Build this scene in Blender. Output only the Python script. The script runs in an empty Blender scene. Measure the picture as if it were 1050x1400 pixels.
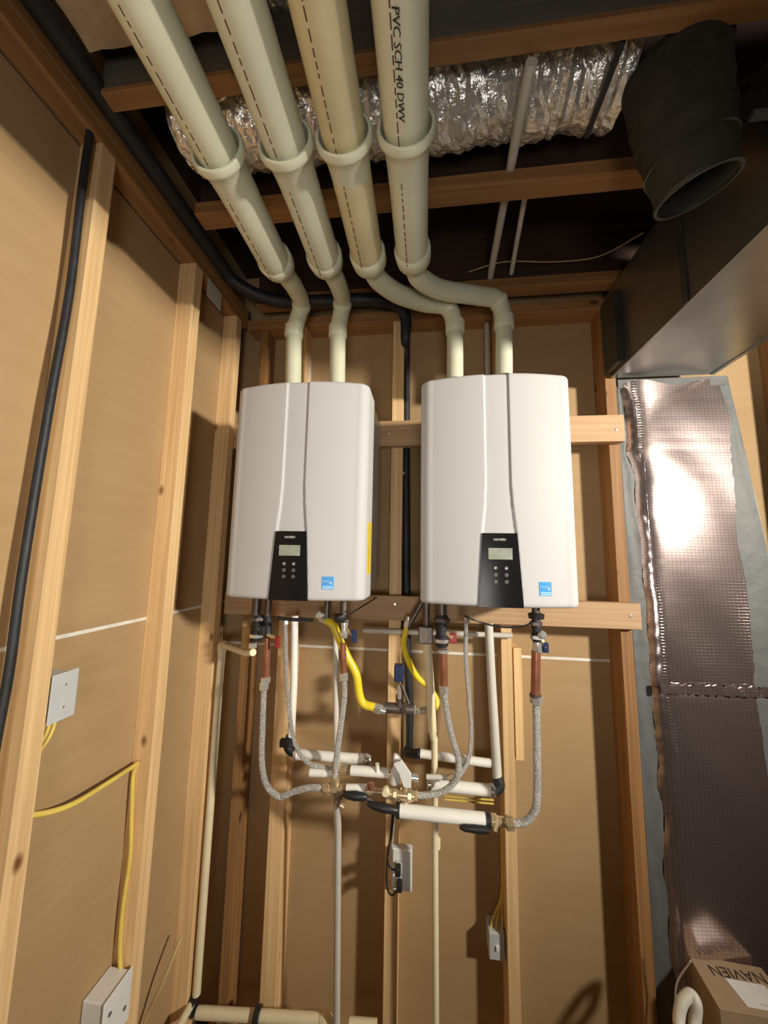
import bpy, bmesh, math, random
import numpy as np
from mathutils import Vector, Matrix
random.seed(7)
S = bpy.context.scene; COL = S.collection

# ------------------------------------------------------------ camera
FPX = 490.0; CAM = Vector((0, 0, 1.6))
_Y = Vector((58, -62, -490)).normalized()
_Z = Vector((70, 3870, -490)); _Z = (_Z - _Y * _Z.dot(_Y)).normalized()
_X = _Y.cross(_Z)
ROT = Matrix((_X, _Y, _Z))            # camera -> world rotation
cd = bpy.data.cameras.new('camera'); cam = bpy.data.objects.new('camera', cd); COL.objects.link(cam)
cd.sensor_width = 36; cd.sensor_fit = 'HORIZONTAL'; cd.lens = FPX * 36 / 1050; cd.clip_start = .02
cam.matrix_world = Matrix.Translation(CAM) @ ROT.to_4x4()
S.camera = cam
# ------------------------------------------------------------ light and exposure
w = bpy.data.worlds.new('world'); S.world = w; w.use_nodes = True
w.node_tree.nodes['Background'].inputs[0].default_value = (.92, 1, .90, 1)
w.node_tree.nodes['Background'].inputs[1].default_value = .07
def lamp(name, kind, loc, power, color, size, target=None):
    d = bpy.data.lights.new(name, kind); d.energy = power; d.color = color
    if kind == 'AREA': d.size = size
    else: d.shadow_soft_size = size
    o = bpy.data.objects.new(name, d); o.location = loc; COL.objects.link(o)
    if target is not None: o.rotation_euler = (Vector(target) - Vector(loc)).to_track_quat('-Z', 'Y').to_euler()
    return o
wk = lamp('work_light', 'SPOT', (2.15, -.42, 2.155), 205, (1, .93, .80), .10, (-.35, 1.25, 2.0))
wk.data.spot_size = math.radians(108); wk.data.spot_blend = 1
fill = lamp('fill_light', 'SPOT', (.10, -.8, 1.30), 21, (1, .96, .89), .25, (-.45, 1.3, 1.95))  # unseen fill added to brighten the heater fronts and pipe undersides
fill.data.spot_size = math.radians(98); fill.data.spot_blend = 1
S.view_settings.view_transform = 'Standard'; S.view_settings.look = 'None'
S.view_settings.gamma = 1; S.view_settings.use_curve_mapping = False
S.view_settings.exposure = 1.05

# ------------------------------------------------------------ pixel -> plane helpers
def ray(u, v): return ROT @ Vector(((u - 525) / FPX, (700 - v) / FPX, -1))
def at(u, v, d): r = ray(u, v); return CAM + r * (d / r.y)
def onx(u, v, x): r = ray(u, v); return CAM + r * (x / r.x)
def onz(u, v, z): r = ray(u, v); return CAM + r * ((z - 1.6) / r.z)
def path(l, d=None): return [at(p[0], p[1], p[2] if len(p) > 2 else d) for p in l]

# ------------------------------------------------------------ materials
MATS = {}
def new(name):
    m = bpy.data.materials.new(name); m.use_nodes = True; MATS[name] = m
    return m, m.node_tree.nodes, m.node_tree.links, m.node_tree.nodes['Principled BSDF']
def plain(name, col, rough=.5, metal=0, var=.12, scale=20, bump=0, bscale=80, spec=.5, coat=0):
    m, n, l, b = new(name)
    b.inputs['Roughness'].default_value = rough; b.inputs['Metallic'].default_value = metal
    b.inputs['Specular IOR Level'].default_value = spec; b.inputs['Coat Weight'].default_value = coat
    t = n.new('ShaderNodeTexCoord'); z = n.new('ShaderNodeTexNoise'); z.inputs['Scale'].default_value = scale
    z.inputs['Detail'].default_value = 4
    l.new(t.outputs['Object'], z.inputs['Vector'])
    r = n.new('ShaderNodeValToRGB'); r.color_ramp.elements[0].position = .3; r.color_ramp.elements[1].position = .7
    r.color_ramp.elements[0].color = [c * (1 - var) for c in col] + [1]
    r.color_ramp.elements[1].color = [min(1, c * (1 + var)) for c in col] + [1]
    l.new(z.outputs['Fac'], r.inputs['Fac']); l.new(r.outputs['Color'], b.inputs['Base Color'])
    if bump:
        z2 = n.new('ShaderNodeTexNoise'); z2.inputs['Scale'].default_value = bscale
        l.new(t.outputs['Object'], z2.inputs['Vector'])
        bp = n.new('ShaderNodeBump'); bp.inputs['Strength'].default_value = bump; bp.inputs['Distance'].default_value = .01
        l.new(z2.outputs['Fac'], bp.inputs['Height']); l.new(bp.outputs['Normal'], b.inputs['Normal'])
    return m
def wood(name, axis, c0, c1, rough=.65):
    m, n, l, b = new(name); b.inputs['Roughness'].default_value = rough
    t = n.new('ShaderNodeTexCoord'); oi = n.new('ShaderNodeObjectInfo')
    ad = n.new('ShaderNodeVectorMath'); ad.operation = 'ADD'
    cm = n.new('ShaderNodeCombineXYZ'); mu = n.new('ShaderNodeMath'); mu.operation = 'MULTIPLY'; mu.inputs[1].default_value = 37
    l.new(oi.outputs['Random'], mu.inputs[0])
    for i in range(3): l.new(mu.outputs[0], cm.inputs[i])
    l.new(t.outputs['Object'], ad.inputs[0]); l.new(cm.outputs[0], ad.inputs[1])
    mp = n.new('ShaderNodeMapping'); s = [70, 70, 70]; s['xyz'.index(axis)] = 1.6; mp.inputs['Scale'].default_value = s
    l.new(ad.outputs[0], mp.inputs['Vector'])
    z = n.new('ShaderNodeTexNoise'); z.inputs['Scale'].default_value = 1; z.inputs['Detail'].default_value = 5
    z.inputs['Distortion'].default_value = .6; l.new(mp.outputs[0], z.inputs['Vector'])
    r = n.new('ShaderNodeValToRGB'); r.color_ramp.elements[0].position = .32; r.color_ramp.elements[1].position = .68
    r.color_ramp.elements[0].color = list(c0) + [1]; r.color_ramp.elements[1].color = list(c1) + [1]
    l.new(z.outputs['Fac'], r.inputs['Fac'])
    mp2 = n.new('ShaderNodeMapping'); s2 = [9, 9, 9]; s2['xyz'.index(axis)] = 5; mp2.inputs['Scale'].default_value = s2
    l.new(ad.outputs[0], mp2.inputs['Vector'])
    v = n.new('ShaderNodeTexVoronoi'); v.inputs['Scale'].default_value = 1; l.new(mp2.outputs[0], v.inputs['Vector'])
    kr = n.new('ShaderNodeValToRGB'); kr.color_ramp.elements[0].position = .05; kr.color_ramp.elements[1].position = .12
    kr.color_ramp.elements[0].color = (.28, .17, .1, 1); kr.color_ramp.elements[1].color = (1, 1, 1, 1)
    l.new(v.outputs['Distance'], kr.inputs['Fac'])
    mx = n.new('ShaderNodeMix'); mx.data_type = 'RGBA'; mx.blend_type = 'MULTIPLY'; mx.inputs[0].default_value = 1
    l.new(r.outputs['Color'], mx.inputs[6]); l.new(kr.outputs['Color'], mx.inputs[7])
    hs = n.new('ShaderNodeHueSaturation'); mr = n.new('ShaderNodeMapRange'); mr.inputs['To Min'].default_value = .88; mr.inputs['To Max'].default_value = 1.1
    l.new(oi.outputs['Random'], mr.inputs['Value']); l.new(mr.outputs[0], hs.inputs['Value']); l.new(mx.outputs[2], hs.inputs['Color'])
    l.new(hs.outputs[0], b.inputs['Base Color'])
    bp = n.new('ShaderNodeBump'); bp.inputs['Strength'].default_value = .25; bp.inputs['Distance'].default_value = .002
    l.new(z.outputs['Fac'], bp.inputs['Height']); l.new(bp.outputs['Normal'], b.inputs['Normal'])
    return m
W0, W1 = (.64, .41, .19), (.86, .60, .32)
wood('board_wood', 'x', (.44, .27, .14), (.56, .36, .20))
for a in 'xyz':
    wood('wood_' + a, a, W0, W1)
    wood('dark_wood_' + a, a, (.25, .12, .04), (.37, .19, .07))  # darker copy of the framing wood, with the shade painted into its colour
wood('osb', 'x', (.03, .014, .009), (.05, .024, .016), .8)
wood('beam', 'x', (.10, .09, .07), (.15, .13, .10), .7)  # grey light on this joist face is mixed into the wood colour
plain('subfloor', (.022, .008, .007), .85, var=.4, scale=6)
def board():
    m, n, l, b = new('board'); b.inputs['Roughness'].default_value = .8
    t = n.new('ShaderNodeTexCoord'); mp = n.new('ShaderNodeMapping'); mp.inputs['Scale'].default_value = (4, 4, 60)
    l.new(t.outputs['Object'], mp.inputs['Vector'])
    z = n.new('ShaderNodeTexNoise'); z.inputs['Scale'].default_value = 1; z.inputs['Detail'].default_value = 6; l.new(mp.outputs[0], z.inputs['Vector'])
    z2 = n.new('ShaderNodeTexNoise'); z2.inputs['Scale'].default_value = 5; z2.inputs['Detail'].default_value = 6; l.new(t.outputs['Object'], z2.inputs['Vector'])
    a = n.new('ShaderNodeMath'); a.operation = 'ADD'; l.new(z.outputs['Fac'], a.inputs[0]); l.new(z2.outputs['Fac'], a.inputs[1])
    r = n.new('ShaderNodeValToRGB'); r.color_ramp.elements[0].position = .7 ; r.color_ramp.elements[1].position = 1.0
    r.color_ramp.elements[0].color = (.39, .255, .125, 1); r.color_ramp.elements[1].color = (.42, .28, .142, 1)
    h = n.new('ShaderNodeMath'); h.operation = 'MULTIPLY'; h.inputs[1].default_value = .85; l.new(a.outputs[0], h.inputs[0])
    l.new(h.outputs[0], r.inputs['Fac']); l.new(r.outputs[0], b.inputs['Base Color'])
board()
plain('panel_edge', (.75, .72, .65), .8)
plain('concrete', (.10, .075, .06), .85, var=.2, scale=5)
plain('rear_wall', (.10, .030, .022), .8, var=.3, scale=2)
plain('right_board', (.20, .09, .07), .8)
plain('pvc', (.68, .69, .53), .38, var=.05, scale=6)
plain('pvc_yellow', (.66, .59, .36), .38, var=.10, scale=7)
plain('cpvc', (.80, .71, .48), .4, var=.05)
plain('pex_grey', (.62, .59, .53), .45, var=.06)
plain('insul_white', (.86, .85, .80), .5, var=.05)
plain('enamel', (.54, .54, .55), .55, var=.01, scale=3, spec=.2)
plain('enamel_side', (.60, .60, .61), .35, var=.03)
plain('case_grey', (.42, .42, .42), .4, .3)
plain('gloss_black', (.008, .008, .009), .25, var=.1, spec=.25)
plain('lcd', (.33, .36, .30), .15, var=.15, scale=60)
plain('button', (.10, .10, .105), .35)
plain('print_white', (.75, .75, .75), .5)
plain('blue', (.03, .30, .72), .4, var=.05)
plain('pale_blue', (.40, .68, .88), .4, var=.05)
plain('yellow_label', (.75, .56, .05), .5)
plain('yellow_gas', (.86, .66, .03), .32, var=.06)
plain('nm_cable', (.74, .56, .12), .45, var=.08)
plain('tan_cable', (.50, .36, .16), .5)
plain('black_rubber', (.016, .018, .022), .55, var=.3, bump=.15, bscale=40)
plain('black_plastic', (.02, .02, .022), .4)
plain('navy', (.02, .03, .09), .35)
plain('red_plastic', (.28, .02, .015), .4)
plain('brass', (.66, .52, .32), .25, .6, var=.2, scale=50)
plain('chrome', (.80, .79, .76), .18, .7, var=.05)
plain('iron', (.16, .13, .115), .45, .7, var=.2)
plain('copper', (.42, .17, .10), .3, .6, var=.2, scale=30)
plain('braid', (.80, .78, .73), .30, .5, var=.45, scale=300, bump=.9, bscale=420)
plain('screw', (.75, .72, .66), .3, .8)
plain('ink', (.13, .055, .04), .7)
plain('ink_black', (.02, .018, .015), .7)
plain('sheet_metal', (.42, .43, .41), .30, .95, var=.10, scale=9, bump=.12, bscale=6)
plain('duct_dark', (.14, .15, .14), .42, .85, var=.2, scale=8, bump=.1, bscale=8)
plain('tape', (.13, .135, .135), .6, .2, var=.12, scale=14, bump=.25, bscale=26)
plain('felt_duct', (.035, .033, .024), .8, .1, var=.25, scale=20, bump=.3, bscale=30)
plain('carton', (.40, .285, .17), .75, var=.05)
plain('carton_side', (.42, .30, .18), .75, var=.05)
plain('box_grey', (.60, .63, .64), .4, .2, var=.04)
plain('box_white', (.78, .78, .77), .4, var=.03)
plain('kraft', (.45, .33, .21), .6, .2, var=.35, scale=9, bump=.6, bscale=18)
plain('white_hose', (.76, .73, .64), .45)
def foil(name, base, rough, grid, bstr, bsc):
    m, n, l, b = new(name); b.inputs['Metallic'].default_value = .92 if grid else .7; b.inputs['Roughness'].default_value = rough
    t = n.new('ShaderNodeTexCoord'); z = n.new('ShaderNodeTexNoise'); z.inputs['Scale'].default_value = bsc; z.inputs['Detail'].default_value = 5
    l.new(t.outputs['Object'], z.inputs['Vector'])
    bp = n.new('ShaderNodeBump'); bp.inputs['Strength'].default_value = bstr; bp.inputs['Distance'].default_value = .01
    l.new(z.outputs['Fac'], bp.inputs['Height'])
    if grid:   # scrim threads of the facing
        sp = n.new('ShaderNodeSeparateXYZ'); l.new(t.outputs['Object'], sp.inputs[0]); outs = []
        for k, sc in (('X', 1 / .0135), ('Z', 1 / .0105)):
            a = n.new('ShaderNodeMath'); a.operation = 'MULTIPLY'; a.inputs[1].default_value = sc; l.new(sp.outputs[k], a.inputs[0])
            f = n.new('ShaderNodeMath'); f.operation = 'FRACT'; l.new(a.outputs[0], f.inputs[0])
            c = n.new('ShaderNodeMath'); c.operation = 'LESS_THAN'; c.inputs[1].default_value = .17; l.new(f.outputs[0], c.inputs[0]); outs.append(c)
        mxm = n.new('ShaderNodeMath'); mxm.operation = 'MAXIMUM'; l.new(outs[0].outputs[0], mxm.inputs[0]); l.new(outs[1].outputs[0], mxm.inputs[1])
        mx = n.new('ShaderNodeMix'); mx.data_type = 'RGBA'; l.new(mxm.outputs[0], mx.inputs[0])
        mx.inputs[6].default_value = list(base) + [1]; mx.inputs[7].default_value = [c * .74 for c in base] + [1]
        l.new(mx.outputs[2], b.inputs['Base Color'])
        bp2 = n.new('ShaderNodeBump'); bp2.inputs['Strength'].default_value = .3; bp2.inputs['Distance'].default_value = .001
        l.new(mxm.outputs[0], bp2.inputs['Height']); l.new(bp.outputs['Normal'], bp2.inputs['Normal']); l.new(bp2.outputs['Normal'], b.inputs['Normal'])
    else:
        b.inputs['Base Color'].default_value = list(base) + [1]; l.new(bp.outputs['Normal'], b.inputs['Normal'])
foil('fsk', (.66, .54, .53), .20, True, .10, 6)  # pink of the reflected room is tinted into the foil's base colour
foil('foil', (0.92, .90, .87), .20, False, .9, 45)

# ------------------------------------------------------------ object helpers
WLOC = {}
def link(o, name, parent, loc):
    COL.objects.link(o); loc = Vector(loc)
    WLOC[o.name] = loc
    if parent is not None:
        o.parent = parent; o.location = loc - WLOC[parent.name]
    else: o.location = loc
    return o
def tag(o, label=None, cat=None, group=None, kind=None):
    for k, v in (('label', label), ('category', cat), ('group', group), ('kind', kind)):
        if v: o[k] = v
    return o
def empty(name, loc, label, cat, group=None):
    o = bpy.data.objects.new(name, None); o.empty_display_size = .05
    link(o, name, None, loc); return tag(o, label, cat, group)
class MB:
    def __init__(s): s.bm = bmesh.new()
    def box(s, x0, x1, y0, y1, z0, z1, bev=0):
        r = bmesh.ops.create_cube(s.bm, size=1)
        bmesh.ops.scale(s.bm, vec=(x1 - x0, y1 - y0, z1 - z0), verts=r['verts'])
        bmesh.ops.translate(s.bm, vec=((x0 + x1) / 2, (y0 + y1) / 2, (z0 + z1) / 2), verts=r['verts'])
        if bev:
            es = {e for v in r['verts'] for e in v.link_edges}
            bmesh.ops.bevel(s.bm, geom=list(es), offset=bev, segments=2, affect='EDGES', profile=.5)
        return s
    def tube(s, pts, r, seg=14, cap=True, sub=0, ribs=0):
        pts = [Vector(p) for p in pts]
        rr = list(r) if hasattr(r, '__len__') else [r] * len(pts)
        if sub:                                   # Catmull-Rom through the points
            P = [pts[0] * 2 - pts[1]] + pts + [pts[-1] * 2 - pts[-2]]; q = []; qr = []
            for i in range(1, len(P) - 2):
                for k in range(sub):
                    t = k / sub; a, b, c, d = P[i - 1:i + 3]
                    q.append(.5 * ((2 * b) + (c - a) * t + (2 * a - 5 * b + 4 * c - d) * t * t + (3 * b - a - 3 * c + d) * t ** 3))
                    qr.append(rr[i - 1] * (1 - t) + rr[i] * t)
            q.append(pts[-1]); qr.append(rr[-1]); pts, rr = q, qr
        if ribs:
            L = [0]
            for a, b in zip(pts, pts[1:]): L.append(L[-1] + (b - a).length)
            N = max(2, int(L[-1] / ribs)) * 2; q = []; qr = []
            for k in range(N + 1):
                t = L[-1] * k / N; i = max(j for j in range(len(L)) if L[j] <= t + 1e-9); i = min(i, len(pts) - 2)
                f = (t - L[i]) / max(1e-9, L[i + 1] - L[i]); q.append(pts[i].lerp(pts[i + 1], f))
                qr.append((rr[i] * (1 - f) + rr[i + 1] * f) * (1 if k % 2 else .86))
            pts, rr = q, qr
        n = len(pts); t0 = (pts[1] - pts[0]).normalized()
        u = t0.orthogonal().normalized(); rings = []
        for i in range(n):
            a = pts[max(0, i - 1)]; b = pts[min(n - 1, i + 1)]; t = (b - a)
            t = t.normalized() if t.length > 1e-9 else t0
            u = (u - t * u.dot(t)); u = u.normalized() if u.length > 1e-6 else t.orthogonal().normalized(); v = t.cross(u)
            rings.append([s.bm.verts.new(pts[i] + (u * math.cos(2 * math.pi * k / seg) + v * math.sin(2 * math.pi * k / seg)) * rr[i]) for k in range(seg)])
        for A, B in zip(rings, rings[1:]):
            for k in range(seg):
                f = s.bm.faces.new((A[k], A[(k + 1) % seg], B[(k + 1) % seg], B[k])); f.smooth = True
        if cap:
            s.bm.faces.new(rings[0][::-1]); s.bm.faces.new(rings[-1])
        return s
    def lathe(s, p, d, prof, seg=20, cap=True):     # prof: (distance along d, radius)
        p = Vector(p); d = Vector(d).normalized(); u = d.orthogonal().normalized(); v = d.cross(u); rings = []
        for t, r in prof: rings.append([s.bm.verts.new(p + d * t + (u * math.cos(2 * math.pi * k / seg) + v * math.sin(2 * math.pi * k / seg)) * r) for k in range(seg)])
        for A, B in zip(rings, rings[1:]):
            for k in range(seg): s.bm.faces.new((A[k], A[(k + 1) % seg], B[(k + 1) % seg], B[k])).smooth = seg > 8
        if cap: s.bm.faces.new(rings[0][::-1]); s.bm.faces.new(rings[-1])
        return s
    def prism(s, poly, vec):                        # closed 3D polygon extruded by vec
        vec = Vector(vec); A = [s.bm.verts.new(Vector(p)) for p in poly]; B = [s.bm.verts.new(Vector(p) + vec) for p in poly]
        s.bm.faces.new(A); s.bm.faces.new(B[::-1]); n = len(A)
        for k in range(n): s.bm.faces.new((A[k], B[k], B[(k + 1) % n], A[(k + 1) % n]))
        return s
    def sheet(s, grid, thick=None):                 # grid[i][j] points; optional thickness vector
        def lay(off): return [[s.bm.verts.new(Vector(p) + off) for p in row] for row in grid]
        A = lay(Vector((0, 0, 0)))
        for i in range(len(A) - 1):
            for j in range(len(A[0]) - 1): s.bm.faces.new((A[i][j], A[i][j + 1], A[i + 1][j + 1], A[i + 1][j])).smooth = True
        if thick is not None:
            B = lay(Vector(thick)); n, m = len(A), len(A[0])
            for i in range(n - 1):
                for j in range(m - 1): s.bm.faces.new((B[i][j], B[i + 1][j], B[i + 1][j + 1], B[i][j + 1])).smooth = True
            bd = [(0, j) for j in range(m)] + [(i, m - 1) for i in range(1, n)] + [(n - 1, j) for j in range(m - 2, -1, -1)] + [(i, 0) for i in range(n - 2, 0, -1)]
            for (a, b), (c, d) in zip(bd, bd[1:] + bd[:1]): s.bm.faces.new((A[a][b], B[a][b], B[c][d], A[c][d]))
        return s
    def build(s, name, mat, parent=None, label=None, cat=None, group=None, kind=None):
        bm = s.bm; bmesh.ops.recalc_face_normals(bm, faces=bm.faces)
        for e in bm.edges:
            if len(e.link_faces) == 2 and e.calc_face_angle(0) > .75: e.smooth = False
        lo = Vector([min(v.co[i] for v in bm.verts) for i in range(3)]); hi = Vector([max(v.co[i] for v in bm.verts) for i in range(3)])
        loc = Vector(((lo.x + hi.x) / 2, (lo.y + hi.y) / 2, lo.z))
        bmesh.ops.translate(bm, vec=-loc, verts=bm.verts)
        me = bpy.data.meshes.new(name); bm.to_mesh(me); bm.free(); me.materials.append(MATS[mat])
        o = bpy.data.objects.new(name, me); link(o, name, parent, loc)
        return tag(o, label, cat, group, kind)
def box(name, mat, b, parent=None, bev=.0015, **k): return MB().box(*b, bev=bev).build(name, mat, parent, **k)
def tube(name, mat, pts, r, parent=None, seg=14, sub=0, ribs=0, **k): return MB().tube(pts, r, seg, True, sub, ribs).build(name, mat, parent, **k)
def text(name, body, mat, mtx, size, parent, ext=.0003):
    c = bpy.data.curves.new('t', 'FONT'); c.body = body; c.size = size; c.extrude = ext; c.align_x = 'CENTER'; c.align_y = 'CENTER'; c.resolution_u = 2
    t = bpy.data.objects.new('t', c); COL.objects.link(t); dg = bpy.context.evaluated_depsgraph_get()
    me = bpy.data.meshes.new_from_object(t.evaluated_get(dg)); bpy.data.objects.remove(t); bpy.data.curves.remove(c)
    me.transform(mtx.to_3x3().to_4x4()); me.materials.append(MATS[mat])
    o = bpy.data.objects.new(name, me); return link(o, name, parent, mtx.translation)
def frame(x, z, loc):   # text matrix: x = reading direction, z = surface normal
    x = Vector(x).normalized(); z = Vector(z).normalized(); y = z.cross(x)
    m = Matrix((x, y, z)).transposed().to_4x4(); m.translation = Vector(loc); return m

# ------------------------------------------------------------ setting
ZF = -.16                                            # floor level
XL, XLS, YB, YS = -.80, -.86, 1.40, 1.49            # stud faces and boards, left and back
def structure(name, mat, b): return tag(MB().box(*b).build(name, mat), kind='structure')
floor = structure('floor', 'concrete', (-.95, 2.9, -2.1, 1.7, ZF - .06, ZF))
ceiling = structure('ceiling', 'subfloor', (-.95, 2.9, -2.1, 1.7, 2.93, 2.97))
wl = structure('wall_left', 'board', (-.95, XLS - .012, -2.1, 1.54, ZF, 2.93))
wb = structure('wall_back', 'board', (XLS - .012, 2.9, YS + .012, 1.6, ZF, 2.93))
wr = structure('wall_right', 'right_board', (2.85, 2.9, -2.1, 1.5, ZF, 2.93))
wq = structure('wall_rear', 'rear_wall', (-.95, 2.9, -2.15, -2.1, ZF, 2.93))
ZL, ZB = 1.398, at(640, 894, YS).z
for z0, z1 in ((ZF + .04, ZL - .004), (ZL + .004, 2.60)): box('drywall_panel', 'board', (XLS - .012, XLS, -2.0, YS - .001, z0, z1), wl, .001)
box('panel_seam', 'panel_edge', (XLS - .008, XLS + .001, -2.0, YS - .001, ZL - .0045, ZL + .0045), wl, 0, label='white board edge showing in the seam')
for z0, z1 in ((ZF + .04, ZB - .005), (ZB + .005, 2.60)): box('drywall_panel', 'board', (XLS, 2.2, YS, YS + .012, z0, z1), wb, .001)
box('panel_seam', 'panel_edge', (XLS, .73, YS - .001, YS + .008, ZB - .005, ZB + .005), wb, 0, label='white board edge showing in the seam')
# left wall framing
for y0 in (1.045, .678, .30, -.10, -.50, -.90, -1.30, -1.70):
    box('stud', 'wood_z', (XLS, XL, y0, y0 + .042, ZF + .04, 2.605), wl)
box('stud', 'wood_z', (XLS, XL, 1.322, 1.362, ZF + .04, 2.605), wl)
box('top_plate', 'dark_wood_y', (XLS, XL, -2.0, YB + .012, 2.605, 2.643), wl)
box('top_plate', 'dark_wood_y', (XLS, XL, -2.0, YB + .012, 2.645, 2.683), wl)
box('bottom_plate', 'wood_y', (XLS, XL, -2.0, YB + .012, ZF, ZF + .04), wl)
# back wall framing
def bstud(u0, u1, v, mat='wood_z', z0=ZF + .04, z1=2.59):
    a, b = at(u0, v, YB), at(u1, v, YB); return box('stud', mat, (a.x, b.x, YB, YS, z0, z1), wb)
bstud(366, 386, 1150); bstud(526, 544, 1200); bstud(692, 708, 1200)
box('stud', 'dark_wood_z', (.683, .722, YB, YS, ZF + .04, 2.59), wb)
box('stud', 'dark_wood_z', (-.735, -.70, YB + .01, YS, ZF + .04, 2.59), wb)
box('stud', 'dark_wood_z', (1.30, 1.34, YB, YS, ZF + .04, 2.59), wb)
a = at(702, 878, YS - .03); b_ = at(711, 1030, YS - .03)
box('lit_stud_side', 'wood_z', (.317, .345, YB + .01, YS, b_.z, a.z - .01), wb)  # separate pale strip added to stand for the lit side of the stud
box('top_plate', 'dark_wood_x', (XL + .005, .722, YB, YS, 2.592, 2.636), wb)
box('top_plate', 'dark_wood_x', (1.0, 2.2, YB, YS, 2.592, 2.636), wb)
box('bottom_plate', 'wood_x', (XL + .005, .68, YB, YS, ZF, ZF + .038), wb)
# joists: web as the joist, flange as its piece
for ya, x1 in ((1.335, 2.4), (.925, 2.4), (-.1, 2.4), (-.5, 2.4)):
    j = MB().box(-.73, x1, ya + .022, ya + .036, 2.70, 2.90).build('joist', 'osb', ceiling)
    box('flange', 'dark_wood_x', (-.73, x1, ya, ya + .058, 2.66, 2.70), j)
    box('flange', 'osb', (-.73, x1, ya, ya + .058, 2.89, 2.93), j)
j = box('beam', 'beam', (-.755, 2.4, .622, .658, 2.668, 2.80), ceiling)
box('flange', 'dark_wood_x', (-.755, 2.4, .621, .659, 2.655, 2.668), j)
# mounting boards
def mboard(z0, z1, x0, x1, label, screws):
    o = box('mounting_board', 'board_wood', (x0, x1, YB - .038, YB - .0005, z0, z1), None, .003, label=label, cat='board', group='horizontal boards behind the heaters')
    for u, v in screws:
        p = at(u, v, YB - .038); MB().lathe(p, (0, -1, 0), [(-.002, .006), (.001, .006), (.002, .004)], 12).build('screw', 'screw', o)
    return o
mboard(2.035, 2.137, -.80, .722, 'upper pine board running behind the tops of both white heaters', [(532, 592), (843, 588)])
mboard(1.366, 1.455, -.79, .735, 'lower pine board just under both white heaters, knots near its middle', [(862, 842), (540, 826)])

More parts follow.
